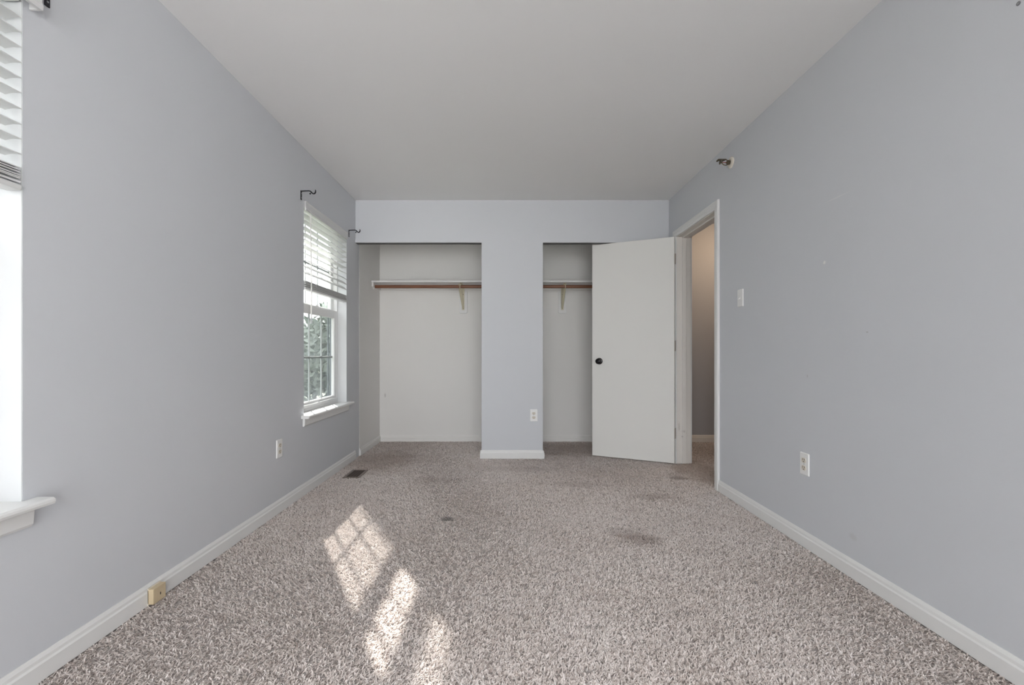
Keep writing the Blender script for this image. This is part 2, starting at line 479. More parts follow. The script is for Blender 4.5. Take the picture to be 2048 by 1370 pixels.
# ------------------------------------------------------------------ doorway trim and door
CW = 0.060
CP = [(0, 0), (0.011, 0), (0.014, 0.010), (0.013, 0.022), (0.017, 0.034), (0.017, 0.054), (0.013, CW), (0, CW)]   # (out, across) inner edge first
bm = B()
ya, yb, zt = DOOR[0] - 0.005, DOOR[1] + 0.005, DZ + 0.005
def casing_ring(bm, x, sx):
    # mitred three-sided sweep
    pts = [((ya, 0.0), (-1, 0)), ((ya, zt), (-1, 1)), ((yb, zt), (1, 1)), ((yb, 0.0), (1, 0))]
    rings = []
    for (p, d) in pts:
        rings.append([bm.verts.new((x + sx * o, p[0] + d[0] * a, p[1] + d[1] * a)) for o, a in CP])
    n = len(CP)
    for r0, r1 in zip(rings, rings[1:]):
        for k in range(n):
            bm.faces.new((r0[k], r0[(k + 1) % n], r1[(k + 1) % n], r1[k]))
    bm.faces.new(rings[0]); bm.faces.new(list(reversed(rings[-1])))
casing_ring(bm, XR, -1); casing_ring(bm, XR + RT, 1)
struct('trim_1', bm, M['trim'], 'white casing around the doorway in the right wall', 'door casing')
bm = B()
J = 0.018
box(bm, XR - 0.001, XR + RT + 0.001, DOOR[0] - J, DOOR[0], 0, DZ + J)
box(bm, XR - 0.001, XR + RT + 0.001, DOOR[1], DOOR[1] + J, 0, DZ + J)
box(bm, XR - 0.001, XR + RT + 0.001, DOOR[0], DOOR[1], DZ, DZ + J)
jam = struct('trim_2', bm, M['oldtrim'], 'cream door jamb lining the open doorway', 'door jamb', bevel=0.002)
bm = B()
s0, s1 = XR + 0.045, XR + 0.083
box(bm, s0, s1, DOOR[0], DOOR[0] + 0.011, 0, DZ); box(bm, s0, s1, DOOR[1] - 0.011, DOOR[1], 0, DZ)
box(bm, s0, s1, DOOR[0] + 0.011, DOOR[1] - 0.011, DZ - 0.011, DZ)
obj('door_stop', bm, M['oldtrim'], jam, bevel=0.002)
# strike plate
bm = B(); box(bm, XR + 0.006, XR + 0.034, DOOR[0] - 0.001, DOOR[0] + 0.0015, 0.89, 0.95)
obj('strike_plate', bm, M['brass'], jam)

DW = 0.745
ang = math.atan2(0.434, -0.901)
door = thing('door_1', 'flat off-white door standing open into the right closet opening', 'door', (1.500, 4.052, 0.0), ang, kind='structure')
bm = B(); box(bm, 0, DW, -0.035, 0, 0.012, 2.033)
obj('door_leaf', bm, M['door'], door, bevel=0.0025)
KX, KZ = DW - 0.070, 0.918
for side in (1, -1):
    T = Matrix.Translation((KX, 0 if side > 0 else -0.035, KZ)) @ Matrix.Rotation(-side * PI / 2, 4, 'X')
    bm = B()
    lathe(bm, [(0.0, 0.0), (0.012, 0.0), (0.0115, 0.022), (0.014, 0.028), (0.023, 0.034), (0.0268, 0.042), (0.0270, 0.050), (0.0245, 0.057), (0.020, 0.0605), (0.012, 0.062), (0.0115, 0.0605), (0.0, 0.060)], T, 32)
    kn = obj('door_knob', bm, M['bronze'], door, smooth=True)
    bm = B(); lathe(bm, [(0.0315, 0.0005), (0.0315, 0.004), (0.029, 0.008), (0.020, 0.0105), (0.012, 0.011), (0.0, 0.011)], T, 32)
    obj('rose', bm, M['bronze'], kn, smooth=True)
    bm = B(); lathe(bm, [(0.0075, 0.059), (0.0075, 0.0635), (0.006, 0.0645), (0.0, 0.0645)], T, 20)
    o = obj('lock_button', bm, M['bronze'], kn, smooth=True)
for hz in (0.275, 1.06, 1.84):
    bm = B()
    box(bm, -0.0018, 0.0002, -0.033, -0.004, hz - 0.045, hz + 0.045)
    tube(bm, [(-0.004, -0.039, hz - 0.047), (-0.004, -0.039, hz + 0.047)], 0.005, 10)
    obj('hinge', bm, M['hinge'], door)
bm = B(); box(bm, DW - 0.0003, DW + 0.0012, -0.030, -0.005, KZ - 0.028, KZ + 0.028)
obj('latch_plate', bm, M['brass'], door)

# ------------------------------------------------------------------ windows
def ring(bm, x0, x1, y0, y1, z0, z1, ws, wb, wt):
    box(bm, x0, x1, y0, y0 + ws, z0, z1); box(bm, x0, x1, y1 - ws, y1, z0, z1)
    box(bm, x0, x1, y0 + ws, y1 - ws, z0, z0 + wb); box(bm, x0, x1, y0 + ws, y1 - ws, z1 - wt, z1)

def window(name, y0, y1, label):
    z0, z1 = WZ
    loc = (XL, (y0 + y1) / 2, z0)
    w = thing(name, label, 'window', loc, kind='structure')
    P = dict(parent=w, off=loc)
    XF = -1.500                        # room face of the vinyl frame
    bm = B()
    box(bm, XF, XL - 0.001, y0, y0 + 0.002, z0, z1); box(bm, XF, XL - 0.001, y1 - 0.002, y1, z0, z1)
    box(bm, XF, XL - 0.001, y0 + 0.002, y1 - 0.002, z1 - 0.002, z1)
    obj('jamb_liner', bm, M['liner'], **P)
    bm = B()
    ring(bm, XF - 0.034, XF, y0, y1, z0 - 0.01, z1, 0.024, 0.026, 0.02)
    fr = obj('window_frame', bm, M['vinyl'], bevel=0.002, **P)
    bm = B()
    ring(bm, XL - WT - 0.004, XF - 0.034, y0, y1, z0 - 0.01, z1, 0.024, 0.026, 0.02)
    obj('outer_frame', bm, M['outer'], bevel=0.002, **P)
    a, b = y0 + 0.022, y1 - 0.022
    def sash(nm, xa, xb, zb, ztop, wb, wt, handle):
        bm = B(); ring(bm, xa, xb, a, b, zb, ztop, 0.058, wb, wt)
        # glazing bead
        ring(bm, xa + 0.006, xb - 0.006, a + 0.056, b - 0.056, zb + wb - 0.002, ztop - wt + 0.002, 0.006, 0.006, 0.006)
        s = obj(nm, bm, M['vinyl'], bevel=0.002, **P)
        Q = dict(parent=s, off=loc)
        xm = (xa + xb) / 2
        ga, gb, gz0, gz1 = a + 0.06, b - 0.06, zb + wb, ztop - wt
        bm = B()
        bm.faces.new([bm.verts.new(p) for p in ((xm, ga - 0.004, gz0 - 0.004), (xm, gb + 0.004, gz0 - 0.004), (xm, gb + 0.004, gz1 + 0.004), (xm, ga - 0.004, gz1 + 0.004))])
        obj('glass_pane', bm, M['glass'], **Q)
        bm = B()
        for k in (1, 2):
            yc = ga + (gb - ga) * k / 3
            box(bm, xm - 0.010, xm - 0.003, yc - 0.008, yc + 0.008, gz0, gz1)
        zc = (gz0 + gz1) / 2
        box(bm, xm - 0.0105, xm - 0.0025, ga, gb, zc - 0.008, zc + 0.008)
        obj('grille', bm, M['grille'], **Q)
        if handle:
            bm = B()
            yc = (a + b) / 2
            for (p, q) in ((a + 0.03, yc - 0.02), (yc + 0.02, b - 0.03)):
                prism(bm, [(0, 0), (0.012, 0.002), (0.014, 0.008), (0, 0.012)], (xb, p, zb + 0.022), (1, 0, 0), (0, 0, 1), (0, 1, 0), q - p)
            obj('lift_rail', bm, M['vinyl'], **Q)
            bm = B()
            box(bm, xb - 0.028, xb - 0.004, yc - 0.03, yc + 0.03, ztop, ztop + 0.008)
            tube(bm, [(xb - 0.016, yc, ztop + 0.008), (xb - 0.016, yc, ztop + 0.016)], 0.009, 12)
            box(bm, xb - 0.02, xb - 0.012, yc - 0.004, yc + 0.035, ztop + 0.012, ztop + 0.017)
            obj('sash_lock', bm, M['vinyl'], **Q)
    sash('lower_sash', XF - 0.030, XF - 0.002, z0 + 0.016, 1.366, 0.047, 0.064, True)
    sash('upper_sash', XF - 0.060, XF - 0.032, 1.330, z1 - 0.018, 0.048, 0.040, False)
    # insect screen outside the lower half
    xs = XL - WT - 0.005
    bm = B(); ring(bm, xs - 0.008, xs, a + 0.01, b - 0.01, z0 + 0.018, 1.35, 0.018, 0.018, 0.018)
    sc_f = obj('screen_frame', bm, M['outer'], **P)
    bm = B()
    bm.faces.new([bm.verts.new(p) for p in ((xs - 0.004, a + 0.02, z0 + 0.03), (xs - 0.004, b - 0.02, z0 + 0.03), (xs - 0.004, b - 0.02, 1.34), (xs - 0.004, a + 0.02, 1.34))])
    obj('insect_screen', bm, M['screen'], sc_f, off=loc)
    # stool and apron
    bm = B()
    box(bm, XF, XL, y0, y1, z0 - 0.02, z0)
    poly = [(0, 0), (0.050, 0), (0.056, -0.005), (0.057, -0.012), (0.054, -0.019), (0.046, -0.022), (0, -0.022)]
    prism(bm, poly, (XL, y0 - 0.042, z0), (1, 0, 0), (0, 0, 1), (0, 1, 0), (y1 - y0) + 0.084)
    obj('window_sill', bm, M['trim'], **P)
    bm = B()
    prism(bm, [(0, 0), (0.016, 0), (0.017, -0.012), (0.014, -0.05), (0.008, -0.058), (0, -0.058)], (XL, y0 - 0.018, z0 - 0.022), (1, 0, 0), (0, 0, 1), (0, 1, 0), (y1 - y0) + 0.036)
    obj('apron', bm, M['trim'], **P)
    return w
window('window_1', *W_FAR, 'white double-hung window with grilles beside the closet')
window('window_2', *W_NEAR, 'white double-hung window cut off by the left photo edge')
# unseen glazed opening behind the viewpoint, added to let in fill daylight
w3 = thing('rear_fill_glazing', 'wide glazed opening added behind the viewpoint to light the room', 'window', (0, YF, RZ0), kind='structure')
bm = B()
for (x0, x1) in ((REAR_FILL[0], REAR_FILL[0] + 0.05), (-0.03, 0.03), (REAR_FILL[1] - 0.05, REAR_FILL[1])):
    box(bm, x0, x1, YF - 0.12, YF - 0.05, RZ0, RZ1)
box(bm, *REAR_FILL, YF - 0.12, YF - 0.05, RZ0, RZ0 + 0.08); box(bm, *REAR_FILL, YF - 0.12, YF - 0.05, RZ1 - 0.06, RZ1)
obj('window_frame', bm, M['vinyl'], w3, off=(0, YF, RZ0))
bm = B(); bm.faces.new([bm.verts.new(p) for p in ((REAR_FILL[0], YF - 0.085, RZ0), (REAR_FILL[1], YF - 0.085, RZ0), (REAR_FILL[1], YF - 0.085, RZ1), (REAR_FILL[0], YF - 0.085, RZ1))])
obj('glass_pane', bm, M['clear_glass'], w3, off=(0, YF, RZ0))

# ------------------------------------------------------------------ blinds
def slat_poly(w=0.048, t=0.0028, crown=0.003, n=6):
    up = [(-w / 2 + w * k / n, crown * (1 - (2 * k / n - 1) ** 2) + t / 2) for k in range(n + 1)]
    dn = [(p, q - t) for p, q in reversed(up)]
    return up + dn

def add_slat(bm, xc, zc, y0, y1, tilt, yaw=0.0, dz=0.0):
    c, s = math.cos(tilt), math.sin(tilt)
    # local +p points to the room; positive tilt lifts the outer edge
    n = len(bm.verts)
    prism(bm, slat_poly(), (xc, y0, zc), (c, 0, -s), (s, 0, c), (0, 1, 0), y1 - y0)
    bm.verts.ensure_lookup_table()
    if dz:
        for v in bm.verts[n:]:
            v.co.z += dz * ((v.co.y - y0) / (y1 - y0) - 0.5)

def blind(y0, y1, zbot, label, outside_valance):
    loc = (XL, (y0 + y1) / 2, WZ[1])
    r = thing('window_blind', label, 'blind', loc, group='white blinds at the two left windows')
    P = dict(parent=r, off=loc)
    a, b = y0 + 0.010, y1 - 0.008
    xc = -1.438
    ztop = WZ[1]
    bm = B(); box(bm, xc - 0.028, xc + 0.016, a, b, ztop - 0.055, ztop - 0.006)
    obj('headrail', bm, M['slat'], bevel=0.002, **P)
    # valance with a moulded face
    vp = [(0, 0), (0.010, 0.0), (0.012, 0.010), (0.008, 0.018), (0.008, 0.052), (0.012, 0.060), (0.010, 0.066), (0, 0.066)]
    bm = B()
    if outside_valance:
        xv, zv, va, vb = XL + 0.026, 2.020, y0 - 0.022, y1 + 0.024
        prism(bm, [(p, q * 1.25) for p, q in vp], (xv, va, zv), (1, 0, 0), (0, 0, 1), (0, 1, 0), vb - va)
        box(bm, XL + 0.001, xv + 0.002, vb - 0.006, vb, zv, zv + 0.080); box(bm, XL + 0.001, xv + 0.002, va, va + 0.006, zv, zv + 0.080)
    else:
        xv, zv, va, vb = xc + 0.018, 2.004, a, b
        prism(bm, vp, (xv, va, zv), (1, 0, 0), (0, 0, 1), (0, 1, 0), vb - va)
    obj('valance', bm, M['slat'], **P)
    # open slats
    pitch = 0.0445
    zs = []
    z = 1.975
    stack = 7 if not outside_valance else 8
    ztopstack = zbot + 0.022 + stack * 0.0062
    while z > ztopstack + 0.03:
        zs.append(z); z -= pitch
    bm = B()
    for i, zz in enumerate(zs):
        k = len(zs) - 1 - i
        tilt = math.radians(-3 + random.uniform(-1.5, 1.5))
        if k < 4 and not outside_valance: tilt = math.radians((43, 42, 34, 18)[k])
        add_slat(bm, xc, zz, a + 0.002, b - 0.002, tilt, 0, random.uniform(-0.003, 0.003))
    sl = obj('slats', bm, M['slat'], smooth=True, **P)
    # slats lying on the bottom rail
    bm = B()
    for k in range(stack):
        add_slat(bm, xc + random.uniform(-0.0025, 0.0025), zbot + 0.022 + k * 0.0062, a + 0.002 + random.uniform(0, 0.002), b - 0.002 - random.uniform(0, 0.003), math.radians(random.uniform(-2, 5)), 0, random.uniform(-0.003, 0.003))
    obj('stacked_slats', bm, M['slat'], smooth=True, **P)
    bm = B(); prism(bm, rounded(0.047, 0.017, 0.005, 3), (xc, a + 0.002, zbot + 0.0095), (1, 0, 0), (0, 0, 1), (0, 1, 0), b - a - 0.004)
    br = obj('bottom_rail', bm, M['slat'], smooth=True, **P)
    # ladder cords
    for f in (0.22, 0.68):
        yc = y0 + (y1 - y0) * f
        bm = B()
        for dx in (-0.0255, 0.0255):
            tube(bm, [(xc + dx, yc, zbot + 0.004), (xc + dx, yc, ztop - 0.05)], 0.0009, 5)
        tube(bm, [(xc, yc + 0.012, zbot + 0.004), (xc, yc + 0.012, ztop - 0.05)], 0.0010, 5)
        for zz in zs:
            tube(bm, [(xc - 0.0255, yc, zz - 0.002), (xc + 0.0255, yc, zz - 0.002)], 0.0007, 4)
        obj('ladder_cord', bm, M['cord'], **P)
    # tilt wand
    yw = y0 + 0.062
    bm = B()
    xw = xc + 0.038
    tube(bm, [(xw, yw, 1.985), (xw, yw, 1.9), (xw + 0.002, yw + 0.001, 1.7), (xw + 0.004, yw + 0.003, 1.5), (xw + 0.003, yw + 0.005, 1.37), (xw + 0.002, yw + 0.005, 1.245)], 0.0045, 8)
    wd = obj('tilt_wand', bm, M['cord'], smooth=True, **P)
    bm = B(); tube(bm, [(xw + 0.002, yw + 0.005, 1.250), (xw + 0.002, yw + 0.005, 1.205)], [0.0058, 0.0068], 10)
    obj('wand_tip', bm, M['grille'], wd, off=loc)
    bm = B(); tube(bm, [(xw - 0.014, yw, 2.012), (xw - 0.004, yw, 2.016), (xw + 0.002, yw, 2.006), (xw, yw, 1.988), (xw - 0.004, yw, 1.980)], 0.0018, 6)
    obj('wand_hook', bm, M['cord'], wd, off=loc)
    return r
blind(*W_FAR, 1.447, 'half-raised white slatted blind in the window beside the closet', False)
blind(*W_NEAR, 1.470, 'half-raised white slatted blind at the left photo edge', True)

# ------------------------------------------------------------------ curtain rod brackets
def curtain_bracket(y, label, z=2.118):
    loc = (XL, y, z)
    r = thing('curtain_rod_bracket', label, 'curtain bracket', loc, group='black curtain rod brackets over the windows')
    bm = B(); box(bm, 0.0, 0.004, -0.008, 0.008, -0.060, 0.004)
    pl = obj('wall_plate', bm, M['iron'], r, bevel=0.0012)
    for sz in (-0.016, -0.046):
        bm = B(); lathe(bm, [(0.0035, 0), (0.003, 0.0015), (0, 0.002)], Matrix.Translation((0.004, 0, sz)) @ Matrix.Rotation(PI / 2, 4, 'Y'), 10)
        obj('screw', bm, M['steel'], pl)
    bm = B()
    pts = [(0.002, 0, 0.0), (0.03, 0, 0.002), (0.055, 0, 0.0025), (0.066, 0, 0.0), (0.074, 0, -0.008), (0.080, 0, -0.015), (0.088, 0, -0.018), (0.096, 0, -0.016), (0.101, 0, -0.008), (0.102, 0, 0.002), (0.100, 0, 0.010)]
    tube(bm, pts, [0.0042, 0.0042, 0.0042, 0.0042, 0.0042, 0.0042, 0.0046, 0.0048, 0.0044, 0.0036, 0.0022], 8)
    obj('arm', bm, M['iron'], r, smooth=True)
    bm = B(); tube(bm, [(0.074, 0, -0.008), (0.066, 0, -0.016)], 0.0025, 8); tube(bm, [(0.064, -0.004, -0.018), (0.064, 0.004, -0.018)], 0.0045, 10)
    obj('set_screw', bm, M['iron'], r)
    return r
b0 = curtain_bracket(3.155, 'black hooked curtain bracket above the near corner of the closet-side window')
b1 = copy_tree(b0); b1.location = (XL, 4.115, 2.105)
b1['label'] = 'black hooked curtain bracket in the corner next to the closet'
b2 = copy_tree(b0); b2.location = (XL, 1.408, 2.128)
b2['label'] = 'black curtain bracket cut off by the top left photo edge'

# ------------------------------------------------------------------ outlets and switch (built facing -y)
def fplate(bm, w=0.070, h=0.114, t=0.0055):
    a = rounded(w, h, 0.004, 3); b = rounded(w - 0.006, h - 0.006, 0.003, 3)
    va = [bm.verts.new((x, 0, z)) for x, z in a]
    vm = [bm.verts.new((x, -t * 0.45, z)) for x, z in a]
    vb = [bm.verts.new((x, -t, z)) for x, z in b]
    n = len(a)
    for p, q in ((va, vm), (vm, vb)):
        for k in range(n): bm.faces.new((p[k], p[(k + 1) % n], q[(k + 1) % n], q[k]))
    bm.faces.new(vb); bm.faces.new(list(reversed(va)))

def outlet(loc, rotz, label, plate, face):
    r = thing('wall_outlet', label, 'outlet', loc, rotz, 'duplex outlets in the bedroom walls')
    bm = B(); fplate(bm); obj('cover_plate', bm, plate, r)
    for s in (1, -1):
        bm = B()
        poly = [(x, max(-0.0125, min(0.0125, z))) for x, z in [(0.0168 * math.cos(2 * PI * k / 24), 0.0168 * math.sin(2 * PI * k / 24)) for k in range(24)]]
        prism(bm, poly, (0, -0.0045, s * 0.0195), (1, 0, 0), (0, 0, 1), (0, -1, 0), 0.0035)
        rc = obj('receptacle', bm, face, r)
        bm = B()
        zc = s * 0.0195
        box(bm, -0.0078, -0.0052, -0.0084, -0.0076, zc - 0.001, zc + 0.008)
        box(bm, 0.0052, 0.0078, -0.0084, -0.0076, zc + 0.0, zc + 0.007)
        prism(bm, rounded(0.0058, 0.0058, 0.0027, 3), (0, -0.0076, zc - 0.0072), (1, 0, 0), (0, 0, 1), (0, -1, 0), 0.0008)
        obj('slots', bm, M['slot'], rc)
    bm = B(); lathe(bm, [(0.003, 0), (0.0028, 0.0012), (0, 0.0016)], Matrix.Translation((0, -0.0055, 0)) @ Matrix.Rotation(PI / 2, 4, 'X'), 12)
    obj('screw', bm, M['steel'], r)
    return r
o1 = outlet((0.262, YB, 0.4075), 0, 'white duplex outlet on the pillar between closet openings', M['plate'], M['ivory'])
o2 = copy_tree(o1); o2.location = (XR, 2.343, 0.4245); o2.rotation_euler = (0, 0, -PI / 2)
o2['label'] = 'white duplex outlet low on the right wall'
o3 = copy_tree(o1); o3.location = (XL, 2.850, 0.398); o3.rotation_euler = (0, 0, PI / 2)
o3['label'] = 'duplex outlet with ivory sockets low on the left wall'

sw = thing('light_switch', 'white toggle light switch on the right wall near the doorway', 'light switch', (XR, 2.985, 1.357), -PI / 2)
bm = B(); fplate(bm); obj('cover_plate', bm, M['plate'], sw)
bm = B(); prism(bm, [(0, -0.011), (0.0022, -0.011), (0.0022, 0.011), (0, 0.011)], (-0.005, -0.0055, 0), (0, -1, 0), (0, 0, 1), (1, 0, 0), 0.010)
prism(bm, [(0, -0.006), (0, 0.005), (0.013, -0.006), (0.012, -0.011)], (-0.004, -0.0055, 0), (0, -1, 0), (0, 0, 1), (1, 0, 0), 0.008)
obj('toggle', bm, M['plate'], sw, bevel=0.0008)
for s in (1, -1):
    bm = B(); lathe(bm, [(0.003, 0), (0.0028, 0.0012), (0, 0.0016)], Matrix.Translation((0, -0.0055, s * 0.030)) @ Matrix.Rotation(PI / 2, 4, 'X'), 12)
    obj('screw', bm, M['plate'], sw)

# ------------------------------------------------------------------ sprinkler (built facing -y)
sp = thing('fire_sprinkler', 'bronze sidewall fire sprinkler high on the right wall above the doorway', 'sprinkler', (XR, 3.11, 2.298), -PI / 2)
RX = Matrix.Rotation(PI / 2, 4, 'X')
bm = B(); lathe(bm, [(0.038, 0.0), (0.038, 0.003), (0.034, 0.009), (0.026, 0.013), (0.018, 0.013), (0.018, 0.006), (0, 0.006)], RX, 36)
obj('escutcheon', bm, M['ivory'], sp, smooth=True)
bm = B(); lathe(bm, [(0.012, 0.006), (0.012, 0.018), (0.0155, 0.018), (0.0155, 0.028), (0.010, 0.030), (0.006, 0.036), (0, 0.036)], RX, 6)
obj('nut', bm, M['brass'], sp)
bm = B()
for s in (1, -1):
    tube(bm, [(0, -0.024, s * 0.013), (0, -0.036, s * 0.019), (0, -0.050, s * 0.017), (0, -0.064, s * 0.006), (0, -0.070, 0)], 0.0032, 8)
tube(bm, [(0, -0.064, 0), (0, -0.078, 0)], 0.0045, 8)
obj('frame_arms', bm, M['brass'], sp, smooth=True)
bm = B(); tube(bm, [(0, -0.034, 0), (0, -0.066, 0)], 0.0024, 8)
obj('glass_bulb', bm, paint('bulb_red', (0.30, 0.05, 0.03), 0.1), sp, smooth=True)
bm = B()
lathe(bm, [(0.0, 0.076), (0.013, 0.076), (0.013, 0.0785), (0, 0.0785)], RX, 16)
box(bm, -0.016, 0.016, -0.088, -0.040, 0.0165, 0.0185)
for k in (-1, 0, 1):
    box(bm, k * 0.011 - 0.0035, k * 0.011 + 0.0035, -0.096, -0.087, 0.010, 0.0185)
box(bm, -0.003, 0.003, -0.079, -0.075, 0.0, 0.018)
obj('deflector', bm, M['brass'], sp)

# ------------------------------------------------------------------ wall anchor at the top right
wa = thing('wall_anchor', 'small grey screw anchor left in the right wall, top right corner', 'wall anchor', (XR, 1.367, 2.046), -PI / 2)
bm = B(); lathe(bm, [(0.0062, 0.0), (0.006, 0.0014), (0.0035, 0.0016), (0.0032, 0.0004), (0, 0.0004)], RX, 20)
obj('sleeve', bm, paint('grey_anchor', (0.24, 0.24, 0.25), 0.5), wa)
bm = B(); lathe(bm, [(0.0028, 0.0004), (0.0026, 0.002), (0, 0.0026)], RX, 14)
obj('screw', bm, M['steel'], wa)

# ------------------------------------------------------------------ phone jack on the left baseboard
pj = thing('phone_jack', 'beige plastic jack box fixed to the left baseboard', 'phone jack', (XL + 0.013, 1.820, 0.036), PI / 2)
bm = B()
prism(bm, rounded(0.066, 0.060, 0.004, 3), (0, 0, 0), (1, 0, 0), (0, 0, 1), (0, -1, 0), 0.024)
obj('cover', bm, M['beige'], pj, bevel=0.0015)
bm = B(); box(bm, -0.033, 0.033, -0.004, 0.0005, -0.036, 0.034)
obj('base', bm, M['ivory'], pj)
bm = B(); prism(bm, rounded(0.004, 0.011, 0.0018, 3), (0.004, -0.0238, -0.002), (1, 0, 0), (0, 0, 1), (0, -1, 0), 0.0007)
obj('slot', bm, M['slot'], pj)

# ------------------------------------------------------------------ floor register
VX, VY = (-1.302, -1.166), (3.615, 3.865)
fv = thing('floor_vent', 'brown metal floor register in the carpet by the left wall', 'floor vent', ((VX[0] + VX[1]) / 2, (VY[0] + VY[1]) / 2, 0.0))
L0 = fv.location.copy()
bm = B()
z0, z1 = 0.000, 0.0065
fw = 0.022
box(bm, VX[0], VX[0] + fw, VY[0], VY[1], z0, z1); box(bm, VX[1] - fw, VX[1], VY[0], VY[1], z0, z1)
box(bm, VX[0] + fw, VX[1] - fw, VY[0], VY[0] + fw, z0, z1); box(bm, VX[0] + fw, VX[1] - fw, VY[1] - fw, VY[1], z0, z1)
obj('frame', bm, M['ventf'], fv, off=L0, bevel=0.003)
bm = B()
ny = 18
for k in range(ny):
    yy = VY[0] + fw + (VY[1] - VY[0] - 2 * fw) * (k + 0.5) / ny
    box(bm, VX[0] + fw, VX[1] - fw, yy - 0.002, yy + 0.002, 0.0, 0.005)
for k in range(1, 4):
    xx = VX[0] + fw + (VX[1] - VX[0] - 2 * fw) * k / 4
    box(bm, xx - 0.0015, xx + 0.0015, VY[0] + fw, VY[1] - fw, 0.0005, 0.0045)
obj('louvers', bm, M['ventm'], fv, off=L0)
bm = B(); box(bm, VX[0] + 0.01, VX[1] - 0.01, VY[0] + 0.01, VY[1] - 0.01, -0.005, -0.002)
obj('damper', bm, M['ventm'], fv, off=L0)

# ------------------------------------------------------------------ closet fittings
SZ = 1.752
bm = B(); box(bm, XL + 0.002, XR - 0.009, 4.80, YK - 0.001, SZ - 0.009, SZ + 0.009)
tag(obj('closet_shelf', bm, M['trim'], bevel=0.0015), 'long white shelf board across the closet above the rod', 'shelf')
RZ, RY = 1.707, 4.875
rd = thing('closet_rod', 'reddish-brown wooden hanging rod across the closet under the shelf', 'closet rod', ((XL + XR) / 2, RY, RZ))
bm = B(); tube(bm, [(XL + 0.020, RY, RZ), (XR - 0.016, RY, RZ)], 0.0172, 20)
obj('pole', bm, M['rod'], rd, off=rd.location, smooth=True)
for xe, sg in ((XL + 0.002, 1), (XR - 0.0085, -1)):
    bm = B(); lathe(bm, [(0.029, 0), (0.029, 0.004), (0.0225, 0.006), (0.0225, 0.016), (0.0185, 0.016), (0.0185, 0.005), (0, 0.005)], Matrix.Translation((xe, RY, RZ)) @ Matrix.Rotation(sg * PI / 2, 4, 'Y'), 24)
    obj('socket', bm, M['trim'], rd, off=rd.location, smooth=True)

# white cleat strips that carry the shelf
bm = B(); box(bm, XL + 0.002, XL + 0.018, 4.815, YK - 0.014, SZ - 0.052, SZ - 0.009)
box(bm, XL + 0.02, XR - 0.009, YK - 0.014, YK - 0.0005, SZ - 0.052, SZ - 0.009)
struct('trim_5', bm, M['closet'], 'white cleat strip under the closet shelf', 'cleat')

def shelf_bracket(x, label, lean):
    loc = (x, YK, SZ - 0.01)
    r = thing('shelf_bracket', label, 'shelf bracket', loc, group='shelf and rod brackets in the closet')
    # backing board with rounded foot
    bm = B()
    poly = [(-0.044, -0.055), (-0.044, -0.285)] + [(-0.044 + 0.016 - 0.016 * math.cos(a), -0.285 - 0.016 * math.sin(a)) for a in (PI / 6, PI / 3, PI / 2)] \
         + [(0.044 - 0.016 + 0.016 * math.cos(a), -0.285 - 0.016 * math.sin(a)) for a in (PI / 2, PI / 3, PI / 6)] + [(0.044, -0.285), (0.044, -0.055)]
    prism(bm, poly, (0, -0.019, 0), (1, 0, 0), (0, 0, 1), (0, 1, 0), 0.0185)
    obj('backing_board', bm, M['trim'], r, bevel=0.0015)
    bm = B()
    # wall leg, top leg, diagonal strut as channel strips
    box(bm, -0.014, 0.014, -0.022, -0.019, -0.265, 0.0)
    box(bm, -0.012, 0.012, -0.285, -0.019, -0.003, 0.0)
    obj('angle', bm, M['ironpaint'], r, bevel=0.001)
    bm = B()
    d0, d1 = Vector((0, -0.024, -0.245)), Vector((lean, -0.262, -0.012))
    for dx in (-0.011, 0.011):
        tube(bm, [d0 + Vector((dx * 0.5, 0, 0)), d1 + Vector((dx, 0, 0))], [0.0045, 0.0055], 6)
    v = (d1 - d0)
    n = len(bm.verts)
    for k in range(1):
        a = [bm.verts.new(d0 + Vector((s * 0.006, 0, 0))) for s in (-1, 1)] + [bm.verts.new(d1 + Vector((s * 0.011, 0, 0))) for s in (1, -1)]
        bm.faces.new(a)
    obj('strut', bm, M['ironpaint'], r)
    # rod hook
    bm = B()
    hy = RY - YK; hz = RZ - loc[2]
    pts = [(0.006 + lean, hy + 0.045, -0.002)] + [(0.006 + lean, hy + 0.0215 * math.cos(a), hz + 0.0215 * math.sin(a)) for a in [math.radians(q) for q in (20, -20, -60, -100, -140, -180, -215)]]
    tube(bm, pts, 0.0036, 8)
    tube(bm, [(0.006 + lean, hy - 0.020, hz + 0.010), (0.006 + lean, hy - 0.024, hz + 0.024)], 0.0042, 8)
    obj('rod_hook', bm, M['ironpaint'], r, smooth=True)
    for zz in (-0.09, -0.25):
        bm = B(); lathe(bm, [(0.004, 0), (0.0035, 0.002), (0, 0.003)], Matrix.Translation((0, -0.022, zz)) @ RX, 10)
        obj('screw', bm, M['brass'], r)
    return r
shelf_bracket(-0.480, 'ivory metal shelf bracket on white board in the left closet opening', -0.018)
shelf_bracket(0.632, 'ivory metal shelf bracket on white board seen left of the door', -0.004)

# sliding-door track with white fascia above each opening
def track(name, x0, x1, label):
    bm = B(); box(bm, x0, x1, YB - 0.007, YB + 0.004, 2.037, 2.067)
    t = struct(name, bm, M['wall'], label, 'closet track', bevel=0.001)
    bm = B(); box(bm, OPEN1[0] + 0.002 if x0 < 0 else x0 + 0.001, x1 - 0.001, YB + 0.010, YB + 0.060, 2.0345, 2.0575)
    obj('track', bm, paint('dark_track', (0.10, 0.10, 0.10), 0.5), t)
track('trim_3', XL + 0.001, OPEN1[1] + 0.001, 'painted track fascia along the top of the left closet opening')
track('trim_4', OPEN2[0] - 0.001, OPEN2[1], 'painted track fascia over the right closet opening behind the door')

